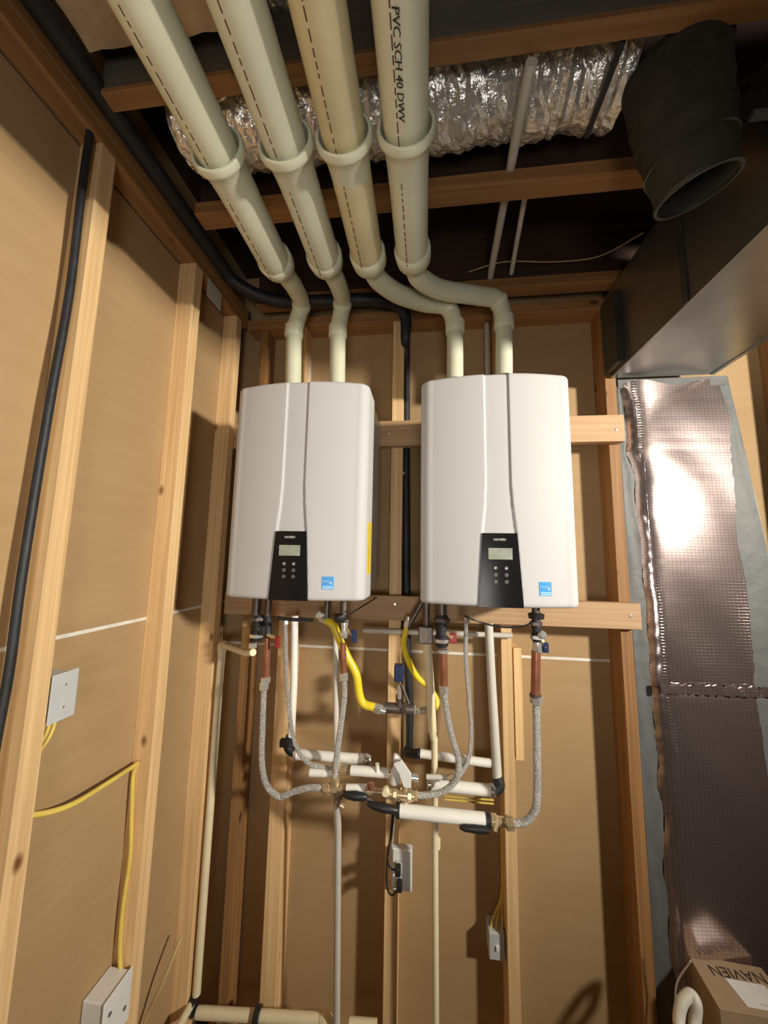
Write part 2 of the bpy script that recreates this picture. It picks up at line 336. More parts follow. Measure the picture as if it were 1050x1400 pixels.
# ------------------------------------------------------------ water heaters
def heater(xc, label, sticker_side, sx):
    H = empty('water_heater', (xc, 1.2, 1.475), label, 'water heater', 'wall-hung water heaters')
    W, Z0, Z1, R = .213, 1.472, 2.128, .034
    def yf(x): return 1.030 - .034 * (1 - ((x - xc) / W) ** 2)
    def half(z):
        if z > 1.80: return .034
        if z > 1.67: return .034 + .0105 * ((1.80 - z) / .13) ** 1.6
        return .0445 + .012 * (1.67 - z) / .20
    # plan profile from the back left round to the back right
    prof = [(-W, 1.15, 0), (-W, 1.10, 0)]
    yc = yf(xc + W - R) + .0
    for k in range(9):
        a = math.pi / 2 * k / 8; prof.append((-W + R - R * math.cos(a), yc + R * (1 - math.sin(a)), 0))
    N = 130
    fr = [(-W + R) + (2 * W - 2 * R) * k / N for k in range(1, N)]
    prof += [(x, None, 1) for x in fr]
    for k in range(8, -1, -1):
        a = math.pi / 2 * k / 8; prof.append((W - R + R * math.cos(a), yc + R * (1 - math.sin(a)), 0))
    prof += [(W, 1.10, 0), (W, 1.15, 0)]
    zs = [Z0, Z0 + .002, Z0 + .005, Z0 + .01] + [Z0 + .014 + (Z1 - Z0 - .028) * k / 40 for k in range(41)] + [Z1 - .01, Z1 - .005, Z1 - .002, Z1]
    rf = .010; m = MB(); rows = []
    for z in zs:
        dz = min(z - Z0, Z1 - z); ins = rf - math.sqrt(max(0, rf * rf - (rf - min(dz, rf)) ** 2)); hw = half(z); row = []
        for x, y, f in prof:
            if f:
                y = yf(xc + x); d = hw - abs(x)
                y += .0055 * min(1, max(0, (d + .002) / .004))
            k = 1 - ins / W
            row.append(m.bm.verts.new((xc + x * k, y + ins * (1 if y < 1.1 else 0), z)))
        rows.append(row)
    for A, B in zip(rows, rows[1:]):
        for k in range(len(A) - 1): m.bm.faces.new((A[k], A[k + 1], B[k + 1], B[k])).smooth = True
    m.bm.faces.new(rows[0]); m.bm.faces.new(rows[-1][::-1])
    cov = m.build('front_cover', 'enamel', H)
    box('casing', 'enamel_side', (xc - W + .006, xc + W - .006, 1.149, 1.345, Z0 + .012, Z1 - .006), H, .006)
    box('bottom_plate', 'case_grey', (xc - W + .03, xc + W - .03, 1.10, 1.33, Z0 - .006, Z0 + .012), H, .002)
    box('wall_bracket', 'case_grey', (xc - .12, xc + .12, 1.345, 1.362, 2.05, 2.12), H, .002)
    def patch(name, mat, xl, xr, z0, z1, off, th, par, lab=None, n=14):
        g = []
        for k in range(9):
            z = z0 + (z1 - z0) * k / 8
            l_, r_ = (xl(z), xr(z)) if callable(xl) else (xl, xr)
            g.append([(xc + l_ + (r_ - l_) * i / n, yf(xc + l_ + (r_ - l_) * i / n) - off, z) for i in range(n + 1)])
        return MB().sheet(g, (0, th, 0)).build(name, mat, par, label=lab)
    P = patch('control_panel', 'gloss_black', lambda z: -half(z) - .001, lambda z: half(z) + .001, 1.4725, 1.668, .0035, .012, H, 'glossy black control panel')
    patch('display', 'lcd', -.031, .031, 1.598, 1.628, .0050, .002, P, 'grey-green display')
    for (bx, bz) in ((-.014, 1.575), (.014, 1.575), (-.014, 1.557), (.014, 1.557), (-.014, 1.539), (.014, 1.539)):
        p = Vector((xc + bx, yf(xc + bx) - .0035, bz))
        MB().lathe(p, (0, -1, 0), [(-.001, .0055), (.0012, .0055), (.002, .0042)], 14).build('button', 'button', P)
    for bx, s in ((.014, 1), (-.014, -1)):
        m = MB(); c = Vector((xc + bx, yf(xc + bx) - .0058, 1.575)); m.prism([c + Vector((-.0028, 0, -.002 * s)), c + Vector((.0028, 0, -.002 * s)), c + Vector((0, 0, .0028 * s))], (0, .0006, 0)); m.build('button_marking', 'print_white', P)
    m = MB(); m.box(xc + .0115, xc + .0165, yf(xc) - .0048, yf(xc) - .0035, 1.5562, 1.5578)
    m.build('button_marking', 'print_white', P)
    text('lettering', 'NAVIEN', 'print_white', frame((1, 0, 0), (0, -1, 0), (xc - .001, yf(xc) - .0042, 1.6505)), .0088, P)
    # blue efficiency sticker
    q = patch('efficiency_sticker', 'blue', sx - .0165, sx + .0165, 1.505, 1.541, .0008, .0012, H, 'small blue square sticker')
    patch('sticker_band', 'pale_blue', sx - .0145, sx + .0145, 1.507, 1.5145, .0013, .0005, q)
    nrm = Vector(((2 * .034 * sx / W ** 2), -1, 0)).normalized(); xd = Vector((-nrm.y, nrm.x, 0))
    text('lettering', 'energy', 'pale_blue', frame(xd, nrm, (xc + sx - .003, yf(xc + sx - .003) - .0017, 1.528)), .0095, q, .0001)
    text('lettering', 'ENERGY STAR', 'blue', frame(xd, nrm, (xc + sx, yf(xc + sx) - .0019, 1.5108)), .0042, q, .0001)
    c = Vector((xc + sx + .009, yf(xc + sx + .009) - .0016, 1.5225)); st = []
    for k in range(10):
        a = math.pi / 2 + k * math.pi / 5; r = .0048 if k % 2 == 0 else .0021; st.append(c + xd * (math.cos(a) * r) + Vector((0, 0, math.sin(a) * r)))
    MB().prism(st, nrm * .0003).build('star', 'pale_blue', q)
    if sticker_side: box('energy_guide_label', 'yellow_label', (xc + W - .001, xc + W + .0008, 1.07, 1.135, 1.545, 1.705), H, 0, label='yellow label on the side')
    return H
heater(-.389, 'left white wall-hung water heater with a yellow label on its right side', True, .112)
heater(.196, 'right white wall-hung water heater nearer the foil-wrapped duct, bare right side', False, .116)

# ------------------------------------------------------------ vent pipes
def vent(lab, xl, zl, low, mat):
    V = empty('vent_pipe', low[0], lab, 'pipe', 'plastic vent pipes above the heaters')
    pts = [Vector(p) for p in low]
    tube('riser', mat if mat != 'pvc_yellow' else 'pvc', pts[:2], .0295, V, 20)
    tube('offset_elbow', 'pvc', pts[1:], .0305, V, 20, sub=8)
    MB().lathe(pts[1] - Vector((0, 0, .03)), (0, 0, 1), [(0, .031), (.004, .0345), (.045, .0345), (.048, .031)], 20).build('collar', 'pvc', V)
    k = pts[2]; d = (pts[3] - pts[1]).normalized()
    MB().lathe(k - d * .008, d, [(-.012, .030), (-.008, .0345), (.008, .0345), (.012, .030)], 20).build('collar', 'pvc', V)
    yr = .885
    e = pts[-1]; ax = (Vector((xl, yr, zl)) - e).normalized()
    # reducer
    MB().lathe(e - ax * .002, ax, [(0, .031), (.016, .036), (.034, .050), (.075, .0515), (.080, .0475), (.083, .0440)], 24).build('reducer', 'pvc', V)
    st = e + ax * .078
    A = Vector((xl, yr, zl)); y2 = cp = None
    m = MB().tube([st, A, Vector((xl, .715, zl))], .0445, 28); m.build('long_pipe', mat, V)
    MB().tube([Vector((xl, .715, zl)), Vector((xl, -1.2, zl))], .0450, 28).build('long_pipe', mat, V)
    MB().lathe((xl, .682, zl), (0, -1, 0), [(0, .0452), (.030, .0470), (.050, .0520), (.057, .0585), (.060, .0595), (.071, .0595), (.074, .0575), (.074, .0520), (.045, .0500)], 32, cap=False).build('bell_coupling', 'pvc', V)
    # printed line along the underside
    # placed on the underside, turned towards the room's left
    pt = MB(); 
    nv = Vector((-.30, 0, -.954)) ; 
    y = .92; rnd = random.Random(int(xl * 1000) + 5)
    while y > -.3:
        L = rnd.uniform(.006, .022)
        c = Vector((xl, y, zl)) + nv * .0449; wv = Vector((nv.z, 0, -nv.x)) * .0013
        pt.prism([c - wv, c + wv, c + wv + Vector((0, -L, 0)), c - wv + Vector((0, -L, 0))], nv * .0003)
        y -= L + rnd.uniform(.004, .010)
    pt.build('print_line', 'ink', V)
    if xl > -.1:
        text('lettering', 'PVC SCH 40 DWV', 'ink_black', frame((0, 1, 0), nv, Vector((xl, .50, zl)) + Vector((-.12, 0, -.993)) * .0458), .018, V)
    # pencilled mark on the reducer
    c = e + ax * .05
    return V
ZP = 2.45
def low(l): return [at(*p) for p in l]
vent('leftmost of the four vent pipes above the heaters', -.444, ZP, low([(401, 530, 1.24), (402, 452, 1.235), (412, 416, 1.20), (404, 395, 1.10), (394, 380, 1.02), (385, 367, .97)]), 'pvc')
vent('second vent pipe from the left, short dark mark below its coupling', -.294, ZP, low([(461, 530, 1.24), (462, 452, 1.235), (468, 414, 1.20), (464, 394, 1.10), (457, 378, 1.02), (449, 364, .97)]), 'pvc')
vent('yellowed vent pipe, third from the left, bending right into the right heater', -.170, ZP, low([(622, 520, 1.24), (622, 446, 1.235), (612, 420, 1.225), (580, 414, 1.19), (545, 402, 1.11), (519, 384, 1.03), (508, 366, .975)]), 'pvc_yellow')
vent('rightmost of the four vent pipes, black lettering along its underside', -.043, ZP, low([(689, 515, 1.24), (689, 440, 1.235), (680, 411, 1.225), (650, 404, 1.18), (602, 396, 1.10), (574, 380, 1.02), (567, 362, .975)]), 'pvc')

# slim white pipes rising into the joists
def slim(lab, pts, r, mat='pex_grey', cat='pipe', name='drain_pipe', grp=None, parts=None, sub=0):
    return tube(name, mat, pts, r, None, 14, sub=sub, label=lab, cat=cat, group=grp)
p0 = onz(727, 84, 2.638); p1 = onz(671, 374, 2.72)
t = empty('condensate_pipe', at(667, 520, 1.46), 'thicker slim white pipe crossing the joists and dropping behind the right heater', 'pipe')
tube('run', 'pex_grey', [p0, onz(713, 150, 2.640), onz(696, 240, 2.715), p1], .0125, t); q = at(666, 425, 1.46); tube('drop', 'pex_grey', [p1, Vector((q.x, 1.46, 2.70)), at(667, 520, 1.46)], .0115, t)
p0 = onz(719, 262, 2.735); p1 = onz(699, 374, 2.72)
tube('condensate_pipe', 'pex_grey', [p0, p1], .0085, None, label='thinner slim white pipe between the joists, right of the thicker one', cat='pipe')
tube('condensate_pipe', 'pex_grey', [at(421, 428, 1.46), at(421, 530, 1.46)], .0125, None, label='pale pipe on the wall between the two left vent pipes', cat='pipe')

# ------------------------------------------------------------ ducts overhead
def flexduct(name, mat, pts, r, lab, cat, seg=40, ridge=.010, step=.012):
    pts = [Vector(p) for p in pts]; L = [0]
    for a, b in zip(pts, pts[1:]): L.append(L[-1] + (b - a).length)
    N = int(L[-1] / step); m = MB(); rings = []; rnd = random.Random(3)
    for k in range(N + 1):
        t = L[-1] * k / N; i = min(max(j for j in range(len(L)) if L[j] <= t + 1e-9), len(pts) - 2)
        f = (t - L[i]) / (L[i + 1] - L[i]); c = pts[i].lerp(pts[i + 1], f); d = (pts[i + 1] - pts[i]).normalized()
        u = Vector((0, 0, 1)); v = d.cross(u).normalized(); u = v.cross(d)
        off = rnd.uniform(-1, 1)
        rings.append([m.bm.verts.new(c + (u * math.cos(a) + v * math.sin(a)) * (r + ridge * (.5 * off + .35 * rnd.uniform(-1, 1) + .4 * math.sin(a * 3 + t * 30)))) for a in [2 * math.pi * s / seg for s in range(seg)]])
    for A, B in zip(rings, rings[1:]):
        for k in range(seg): m.bm.faces.new((A[k], A[(k + 1) % seg], B[(k + 1) % seg], B[k]))
    m.bm.faces.new(rings[0]); m.bm.faces.new(rings[-1][::-1])
    return m.build(name, mat, None, label=lab, cat=cat, group='foil-wrapped ducts between the joists')
fd = flexduct('insulated_duct', 'foil', [(-.66, .785, 2.775), (.1, .785, 2.775), (.46, .79, 2.79)], .108, 'crinkled silver foil duct lying between the second and third joist', 'duct')
p = onz(815, 150, 2.66)
strap = box('hanger_strap', 'black_rubber', (p.x - .006, p.x + .006, .66, .83, 2.652, 2.66), fd, 0, label='black strap')
flexduct('insulated_duct', 'foil', [(-.35, .605, 2.90), (.5, .605, 2.90)], .09, 'silver foil duct above the grey beam at the very top of the picture', 'duct')
m = MB(); g = []
rn = random.Random(9)
for i in range(14):
    g.append([(-.745 + i * .030, .28 + j * .030, 2.700 + .012 * math.sin(i * .9) * math.cos(j * .8) + rn.uniform(-.004, .004)) for j in range(11)])
m.sheet(g, (0, 0, .05)).build('insulation_batt', 'kraft', None, label='tan paper-faced insulation batt above the leftmost vent pipe', cat='insulation')

# horizontal duct: shell, seams
T = empty('supply_duct', (.9, .5, 2.30), 'galvanized rectangular duct running overhead along the right towards the camera', 'duct')
DX0, DX1, DZ0, DZ1 = .705, 1.062, 2.300, 2.645
m = MB(); m.box(DX0, DX1, -.9, 1.405, DZ0, DZ1, bev=.002); m.build('duct_body', 'sheet_metal', T)
box('corner_seam', 'sheet_metal', (DX0 - .004, DX0 + .012, -.9, 1.40, DZ0 - .004, DZ0 - .0002), T, .001)
box('corner_seam', 'sheet_metal', (DX1 - .010, DX1 + .004, -.9, 1.40, DZ0 - .004, DZ0 - .0002), T, .001)
for y in (.98, .35): box('joint_flange', 'duct_dark', (DX0 - .006, DX0 - .0002, y, y + .018, DZ0, DZ1), T, .001)
box('end_collar', 'duct_dark', (.68, DX0 - .0002, 1.30, 1.398, 2.31, 2.59), T, .002)
# wall duct with foil-faced wrap
T = empty('wall_duct', (.95, 1.44, ZF), 'tall flat wall duct wrapped in shiny foil with grey taped edges', 'duct')
YD = 1.418
MB().prism([(.728, YD, ZF), (1.256, YD, ZF), (1.19, YD, 1.68), (1.125, YD, 2.298), (.728, YD, 2.298)], (0, .07, 0)).build('duct_body', 'duct_dark', T)
lp = [(848, 533), (853, 560), (857, 590), (856, 620), (867, 650), (868, 700), (876, 740), (878, 790), (884, 830), (886, 880), (889, 930), (893, 985), (900, 1040), (899, 1075), (908, 1110), (905, 1180), (913, 1240), (914, 1300), (925, 1345)]
rp = [(983, 530), (998, 570), (998, 620), (1004, 680), (1006, 735), (1018, 790), (1026, 860), (1030, 930), (1040, 1000), (1052, 1080), (1060, 1200), (1075, 1345)]
L3 = sorted([at(u, v, YD) for u, v in lp], key=lambda p: p.z); R3 = sorted([at(u, v, YD) for u, v in rp], key=lambda p: p.z)
def itp(P, z):
    return float(np.interp(z, [p.z for p in P], [p.x for p in P]))
rn = random.Random(2); g = []
zb, zt = .12, 2.275; NZ = 150; NX = 34
for i in range(NZ + 1):
    z = zb + (zt - zb) * i / NZ; xl = itp(L3, z) + rn.uniform(-.003, .003); xr = itp(R3, z) + rn.uniform(-.003, .003); row = []
    for j in range(NX + 1):
        f = j / NX; x = xl + (xr - xl) * f
        bulge = .030 * (1 - math.exp(-f / .08)) * (1 - f) + .0025 * math.sin(z * 7 + f * 3) * math.sin(math.pi * f) + .0010 * math.sin(z * 19 + f * 7)*math.sin(math.pi * f)
        seam = .006 * math.exp(-((z - 1.17) / .012) ** 2) * math.sin(math.pi * f)
        row.append((x, YD - .0035 - bulge + seam, z + (.010 * math.sin(f * 9) if i == NZ else 0)))
    g.append(row)
wrap = MB().sheet(g, (0, .003, 0)).build('foil_wrap', 'fsk', T, label='shiny foil facing with ragged edges and a fine thread grid')
def strip(P, w0, w1, name):
    g = []
    for i in range(60):
        z = .02 + 2.25 * i / 59; x = itp(P, z); g.append([(x + w0, YD - .0042, z), (x + (w0 + w1) / 2, YD - .0052, z), (x + w1, YD - .003, z)])
    return MB().sheet(g, (0, .0025, 0)).build(name, 'tape', T)
g = []; g2 = []
for i in range(70):
    z = ZF + .01 + (2.26 - ZF) * i / 69; x = itp(L3, z) + .004 * math.sin(z * 40); g.append([(.730 + (x - .730) * k / 4, YD - .003 - .0015 * math.sin(k * 2 + z * 11), z) for k in range(5)])
    xr = itp(R3, z) - .002; xo = float(np.interp(z, [0, 1.68, 2.28], [1.248, 1.188, 1.124])); g2.append([(xr + (xo - xr) * k / 4, YD - .003 - .0015 * math.sin(k * 2 + z * 9), z) for k in range(5)])
MB().sheet(g, (0, .002, 0)).build('edge_tape', 'tape', T); MB().sheet(g2, (0, .002, 0)).build('edge_tape', 'tape', T)
a0 = at(848, 533, YD)
box('edge_tape', 'tape', (.735, 1.12, YD - .006, YD - .003, 2.262, 2.297), T, .001, label='tape across the top joint')
g = []
for i in range(3):
    g.append([(.79 + .36 * k / 40, YD - .037 - .003 * rn.random() + .026 * k / 40, 1.155 + .016 * i + rn.uniform(-.004, .004)) for k in range(41)])
MB().sheet(g, (0, .002, 0)).build('seam_tape', 'fsk', T, label='wrinkled foil tape across the seam')

# round duct elbow hanging beside the overhead duct
E_ = empty('duct_elbow', at(940, 250, .74), 'dark round duct elbow hanging open beside the overhead duct', 'duct')
c = [at(952, 260, .777), at(944, 226, .767), at(936, 190, .76), at(928, 150, .75), at(922, 100, .74)]
m = MB(); cc = []
P = [c[0] * 2 - c[1]] + c + [c[-1] * 2 - c[-2]]
for i in range(1, len(P) - 2):
    for k in range(5):
        t_ = k / 5; a, b, c_, d = P[i - 1:i + 3]; cc.append(.5 * ((2 * b) + (c_ - a) * t_ + (2 * a - 5 * b + 4 * c_ - d) * t_ * t_ + (3 * b - a - 3 * c_ + d) * t_ ** 3))
cc.append(c[-1])
rs = [.073 + (.0025 if i % 5 == 0 else 0) + .0012 * i for i in range(len(cc))]
m.tube(cc, rs, 32, cap=False); shell = m.build('elbow_shell', 'felt_duct', E_)
sm = shell.modifiers.new('wall', 'SOLIDIFY'); sm.thickness = .003; sm.offset = -1
for i in (6, 11):
    d = (cc[i + 1] - cc[i - 1]).normalized(); MB().lathe(cc[i] - d * .002, d, [(0, rs[i] + .001), (.001, rs[i] + .0045), (.004, rs[i] + .0045), (.005, rs[i] + .001)], 32, cap=False).build('seam_ring', 'duct_dark' if i == 6 else 'felt_duct', E_)
d = (cc[1] - cc[0]).normalized()
MB().lathe(cc[0], d, [(-.004, rs[0] - .004), (-.004, rs[0] + .003), (.004, rs[0] + .003), (.004, rs[0] - .004), (-.004, rs[0] - .004)], 32, cap=False).build('rim', 'duct_dark', E_)
box('hanger_clip', 'tape', (.655, .704, .70, .715, 2.50, 2.512), E_, .001)

# black line set over the left plate and down between the heaters
LS = empty('line_set', at(553, 1020, 1.44), 'thick black insulated line along the left top plate and down between the heaters', 'pipe')
q0 = at(556, 440, 1.45); q1 = at(556, 850, 1.45); q2 = at(560, 960, 1.45); q3 = at(560, 1024, 1.45)
tube('insulation_sleeve', 'black_rubber', [(-.772, -1.0, 2.68), (-.772, .5, 2.68), (-.772, 1.10, 2.68), (-.745, 1.22, 2.66), (-.60, 1.29, 2.632), (-.3, 1.31, 2.63), (q0.x - .12, 1.32, 2.63), (q0.x - .03, 1.345, 2.62), (q0.x, 1.372, 2.58), (q0.x, 1.385, 2.50), (q0.x, 1.44, 2.35), q1, q2, q3], [.025] * 8 + [.024, .020, .017, .017, .014, .013], LS, 16, sub=5)
for u, v in ((552, 470), (551, 647)):
    p = at(u, v, 1.43); box('pipe_clip', 'screw', (p.x - .020, p.x + .006, 1.422, 1.428, p.z - .005, p.z + .005), LS, .001)
tube('elbow', 'black_rubber', [q3, at(556, 1029, 1.44), at(572, 1031, 1.40)], .016, LS, 14, sub=4)
tube('refrigerant_line', 'pex_grey', [onz(28, 0, 2.69), (-.79, .7, 2.69), (-.785, 1.25, 2.69)], .004, None, label='thin grey wire resting along the left top plate', cat='wire')

# ------------------------------------------------------------ fittings helpers
def hexnut(name, mat, p, d, r, l, par, seg=6): return MB().lathe(p, d, [(0, r * .85), (l * .12, r), (l * .88, r), (l, r * .85)], seg).build(name, mat, par)
def hose(lab, pts, r=.0098, n0='chrome', n1='chrome', grp='braided steel hoses under the heaters'):
    H = empty('braided_hose', pts[-1], lab, 'hose', grp)
    tube('hose', 'braid', pts, r, H, 14, sub=8, ribs=.006)
    for (a, b, mt) in ((pts[0], pts[1], n0), (pts[-1], pts[-2], n1)):
        d = (Vector(b) - Vector(a)).normalized(); hexnut('nut', mt, Vector(a) - d * .012, d, r * 1.55, .024, H)
    return H
def valve(lab, body, d, handle, mat, hmat, n='isolation_valve', hs=(.012, .012, .030), hoff=(0.03, -.01, -.01), grp=None, L=.07, r=.016):
    V = empty(n, body, lab, 'valve', grp); b = Vector(body); d = Vector(d).normalized()
    MB().lathe(b - d * L / 2, d, [(0, r * .8), (.01, r), (L * .35, r), (L * .36, r * .82), (L * .64, r * .82), (L * .65, r), (L - .01, r), (L, r * .8)], 16).build('body', mat, V)
    h = b + Vector(hoff); MB().tube([b, h], r * .45, 10).build('stem', 'brass', V)
    MB().box(h.x - hs[0] / 2, h.x + hs[0] / 2, h.y - hs[1] / 2, h.y + hs[1] / 2, h.z - hs[2] / 2, h.z + hs[2] / 2, bev=.003).build('handle', hmat, V)
    for k_ in (-.30, .34): MB().lathe(b + d * L * k_, d, [(-.006, r * .9), (-.005, r * 1.22), (.005, r * 1.22), (.006, r * .9)], 6).build('hex_nut', 'chrome' if k_ < 0 else 'iron', V)
    return V
def ipipe(lab, a, b, r, mat='insul_white', ends='black_plastic', grp=None, cat='pipe'):
    a, b = Vector(a), Vector(b); d = (b - a).normalized(); P_ = empty('insulated_pipe', (a + b) / 2, lab, cat, grp)
    tube('pipe', mat, [a, b], r, P_, 18)
    for c, s in ((a, -1), (b, 1)): MB().lathe(c, d * s, [(-.004, r * 1.12), (.006, r * 1.12), (.010, r * .8)], 16).build('end_ring', ends, P_)
    return P_

# ------------------------------------------------------------ under the left heater
G = 'valve blocks under the heaters'
v = valve('black-wrapped hot valve block under the left heater left of its control panel', at(352, 858, 1.19), (0, 0, 1), None, 'black_rubber', 'black_plastic', grp=G, hoff=(.025, -.012, -.005), hs=(.02, .02, .03), L=.085, r=.020)
MB().tube([at(366, 842, 1.19), at(366, 870, 1.19)], .014, 14).build('side_body', 'black_rubber', v); tube('stem', 'brass', [at(366, 868, 1.18), at(377, 872, 1.17)], .006, v); p = at(379, 877, 1.165); box('handle', 'red_plastic', (p.x - .008, p.x + .009, p.y - .006, p.y + .006, p.z - .02, p.z + .016), v, .003)
hexnut('union_nut', 'chrome', at(346, 882, 1.19) - Vector((0, 0, .01)), (0, 0, 1), .014, .018, v); hexnut('union_nut', 'brass', at(333, 853, 1.22), (1, 0, 0), .012, .02, v)
t = empty('relief_drain_pipe', at(268, 1365, 1.37), 'cream drain pipe from the left heater down the left corner', 'pipe')
c0, c1, c2, c3, c4 = at(346, 892, 1.19), at(338, 893, 1.22), at(306, 882, 1.33), at(303, 892, 1.34), at(268, 1368, 1.345)
tube('upper_arm', 'cpvc', [c0, c1, c2], .0115, t); tube('elbow', 'cpvc', [c2, at(303, 882, 1.337), c3], .015, t, sub=3)
tube('drop', 'cpvc', [c3, Vector((c4.x, c4.y, c4.z + .02))], .0135, t)
t = empty('copper_stub', at(364, 925, 1.19), 'copper stub pipe above the leftmost braided hose', 'pipe', 'copper stub pipes under the heaters')
tube('pipe', 'copper', [at(366, 872, 1.19), at(364, 928, 1.19)], .0105, t); hexnut('nut', 'chrome', at(363, 934, 1.19), (0, 0, 1), .016, .02, t)
hose('leftmost braided hose, looping under to the left end of the manifold', path([(361, 938), (359, 990), (358, 1040), (364, 1072), (382, 1089), (402, 1082), (425, 1077), (446, 1078)], 1.19), n1='brass')
hose('thin braided hose curving under beside the left white drop pipe', path([(390, 850, 1.24), (391, 900), (394, 960), (403, 1015), (420, 1042), (445, 1049), (462, 1050)], 1.22), r=.0072)
t = empty('drop_pipe', at(402, 1010, 1.27), 'white drop pipe behind the left braided hoses with a black elbow at its foot', 'pipe')
tube('pipe', 'insul_white', [at(403, 842, 1.27), at(402, 930, 1.27), at(398, 1008, 1.27)], .0125, t)
tube('elbow', 'black_rubber', [at(397, 1006, 1.27), at(394, 1022, 1.27), at(404, 1030, 1.27)], .0155, t, sub=4)
box('pipe_strap', 'black_rubber', (at(383, 1016, 1.27).x, at(396, 1016, 1.27).x, 1.262, 1.282, at(390, 1021, 1.27).z, at(390, 1011, 1.27).z), t)
ipipe('white horizontal pipe with a chrome end, left of the middle stud', at(405, 1031, 1.27), at(493, 1038, 1.27), .0165, ends='chrome')
MB().lathe(at(494, 1038, 1.27), (1, 0, .0), [(0, .012), (.006, .018), (.02, .0185), (.032, .012)], 20).build('pipe_cap', 'chrome', None, label='round chrome cap on the end of the upper left horizontal pipe', cat='fitting')
valve('cold valve with a navy handle under the right side of the left heater', at(471, 858, 1.20), (0, 0, 1), None, 'chrome', 'navy', grp=G, hoff=(.036, -.012, -.024), hs=(.018, .012, .040), L=.065, r=.013)
MB().lathe(at(466, 845, 1.2), (0, 0, 1), [(-.012, .020), (.0, .026), (.012, .024), (.014, .01)], 18).build('inlet_filter', 'black_plastic', None, label='black filter cap under the right side of the left heater', cat='filter', group='black filter caps under the heaters')
tube('drop_pipe', 'pex_grey', [at(459, 866, 1.30), at(460, 1050, 1.27)], .0095, None, label='thin grey drop pipe right below the blue sticker of the left heater', cat='pipe')
t = tube('copper_stub', 'copper', [at(469, 880, 1.20), at(470, 925, 1.20)], .010, None, label='short copper stub under the navy-handled valve of the left heater', cat='pipe', group='copper stub pipes under the heaters')
hose('braided hose hanging from the navy-handled valve of the left heater', path([(470, 925), (471, 950), (467, 985), (462, 1020), (459, 1050), (458, 1068)], 1.20), n1='brass')
# yellow gas connectors
def gas(lab, l, d, n0='chrome', n1='chrome', r=.0125):
    pts = path(l, d); H = empty('gas_hose', pts[-1], lab, 'hose', 'yellow gas hoses')
    tube('hose', 'yellow_gas', pts, r, H, 16, sub=10)
    for a, b in ((pts[0], pts[1]), (pts[-1], pts[-2])):
        dd = (b - a).normalized(); hexnut('nut', n0, a - dd * .022, dd, r * 1.25, .022, H)
        MB().lathe(a - dd * .038, dd, [(0, r * .9), (.014, r * .9), (.016, r * 1.1), (.018, r * .9)], 14).build('connector', n1, H)
    return H
gas('long yellow gas hose from the left heater to the black gas tee', [(446, 848), (455, 854), (463, 872), (475, 898), (487, 922), (491, 948), (497, 962), (512, 967)], 1.24, r=.0135)
gas('shorter yellow gas hose behind the cream pipe of the right heater', [(556, 858, 1.30), (552, 880, 1.30), (559, 905, 1.31), (571, 926, 1.32), (586, 940, 1.33), (597, 958, 1.33), (592, 970, 1.31), (583, 971, 1.29)], 1.3, r=.0105)
t = empty('gas_tee', at(546, 970, 1.25), 'black iron gas tee with a test port in front of the middle stud', 'fitting')
tube('tee_run', 'iron', [at(526, 967, 1.25), at(566, 970, 1.26)], .0165, t, 16); tube('branch', 'iron', [at(546, 968, 1.25), at(546, 950, 1.25)], .012, t)
hexnut('union', 'iron', at(556, 969, 1.255), (-1, 0, 0), .021, .02, t); hexnut('union', 'chrome', at(561, 969, 1.26), (1, 0, 0), .015, .018, t)
tube('test_port', 'chrome', [at(546, 955, 1.235), at(546, 936, 1.235)], .0065, t); tube('lever', 'iron', [at(549, 936, 1.23), at(559, 962, 1.23)], .0045, t)
box('port_cap', 'navy', tuple(v for p in [(at(539, 930, 1.25).x, at(552, 930, 1.25).x, 1.235, 1.265, at(545, 931, 1.25).z, at(545, 908, 1.25).z)] for v in p), t, .004)

# ------------------------------------------------------------ under the right heater
t = empty('condensate_drain', at(594, 1399, 1.34), 'cream drain pipe dropping from the right heater to the floor past the manifold', 'pipe')
a, b, c_, d = at(583, 872, 1.24), at(588, 940, 1.25), at(591, 1000, 1.27), at(594, 1012, 1.285)
tube('upper_pipe', 'cpvc', [a, b, c_], .0145, t); tube('bend', 'cpvc', [c_, at(592, 1006, 1.28), d], .012, t, sub=3)
tube('lower_pipe', 'cpvc', [d, Vector((d.x + .006, 1.30, ZF))], .0105, t); MB().lathe(at(583, 880, 1.24), (0, 0, 1), [(0, .015), (.002, .019), (.02, .019), (.022, .015)], 16).build('collar', 'cpvc', t)
for v in (1152,):
    p = at(596, v, 1.295); MB().lathe(p, (0, 0, 1), [(-.016, .0105), (-.014, .0145), (.014, .0145), (.016, .0105)], 16).build('collar', 'cpvc', t)
valve('black-wrapped valve block with a red handle under the right heater', at(604, 862, 1.20), (0, 0, 1), None, 'black_rubber', 'red_plastic', grp=G, hoff=(.034, -.008, -.020), hs=(.024, .014, .030), L=.10, r=.022)
box('union_block', 'iron', (at(572, 870, 1.22).x, at(592, 870, 1.22).x, 1.21, 1.245, at(580, 880, 1.22).z, at(580, 856, 1.22).z), None, .004, label='dark square union at the top of the cream drain pipe', cat='fitting')
t = empty('copper_stub', at(607, 940, 1.20), 'reddish copper stub with a chrome ring under the red-handled valve', 'pipe', 'copper stub pipes under the heaters')
tube('pipe', 'copper', [at(606, 888, 1.20), at(607, 938, 1.20)], .013, t); hexnut('ring', 'chrome', at(606, 893, 1.20), (0, 0, 1), .0175, .012, t, 16)
hose('braided hose curling under from the copper stub of the red-handled valve', path([(607, 942), (611, 975), (618, 1008), (627, 1040), (624, 1065), (606, 1082), (585, 1087), (566, 1087)], 1.20), n0='chrome', n1='brass')
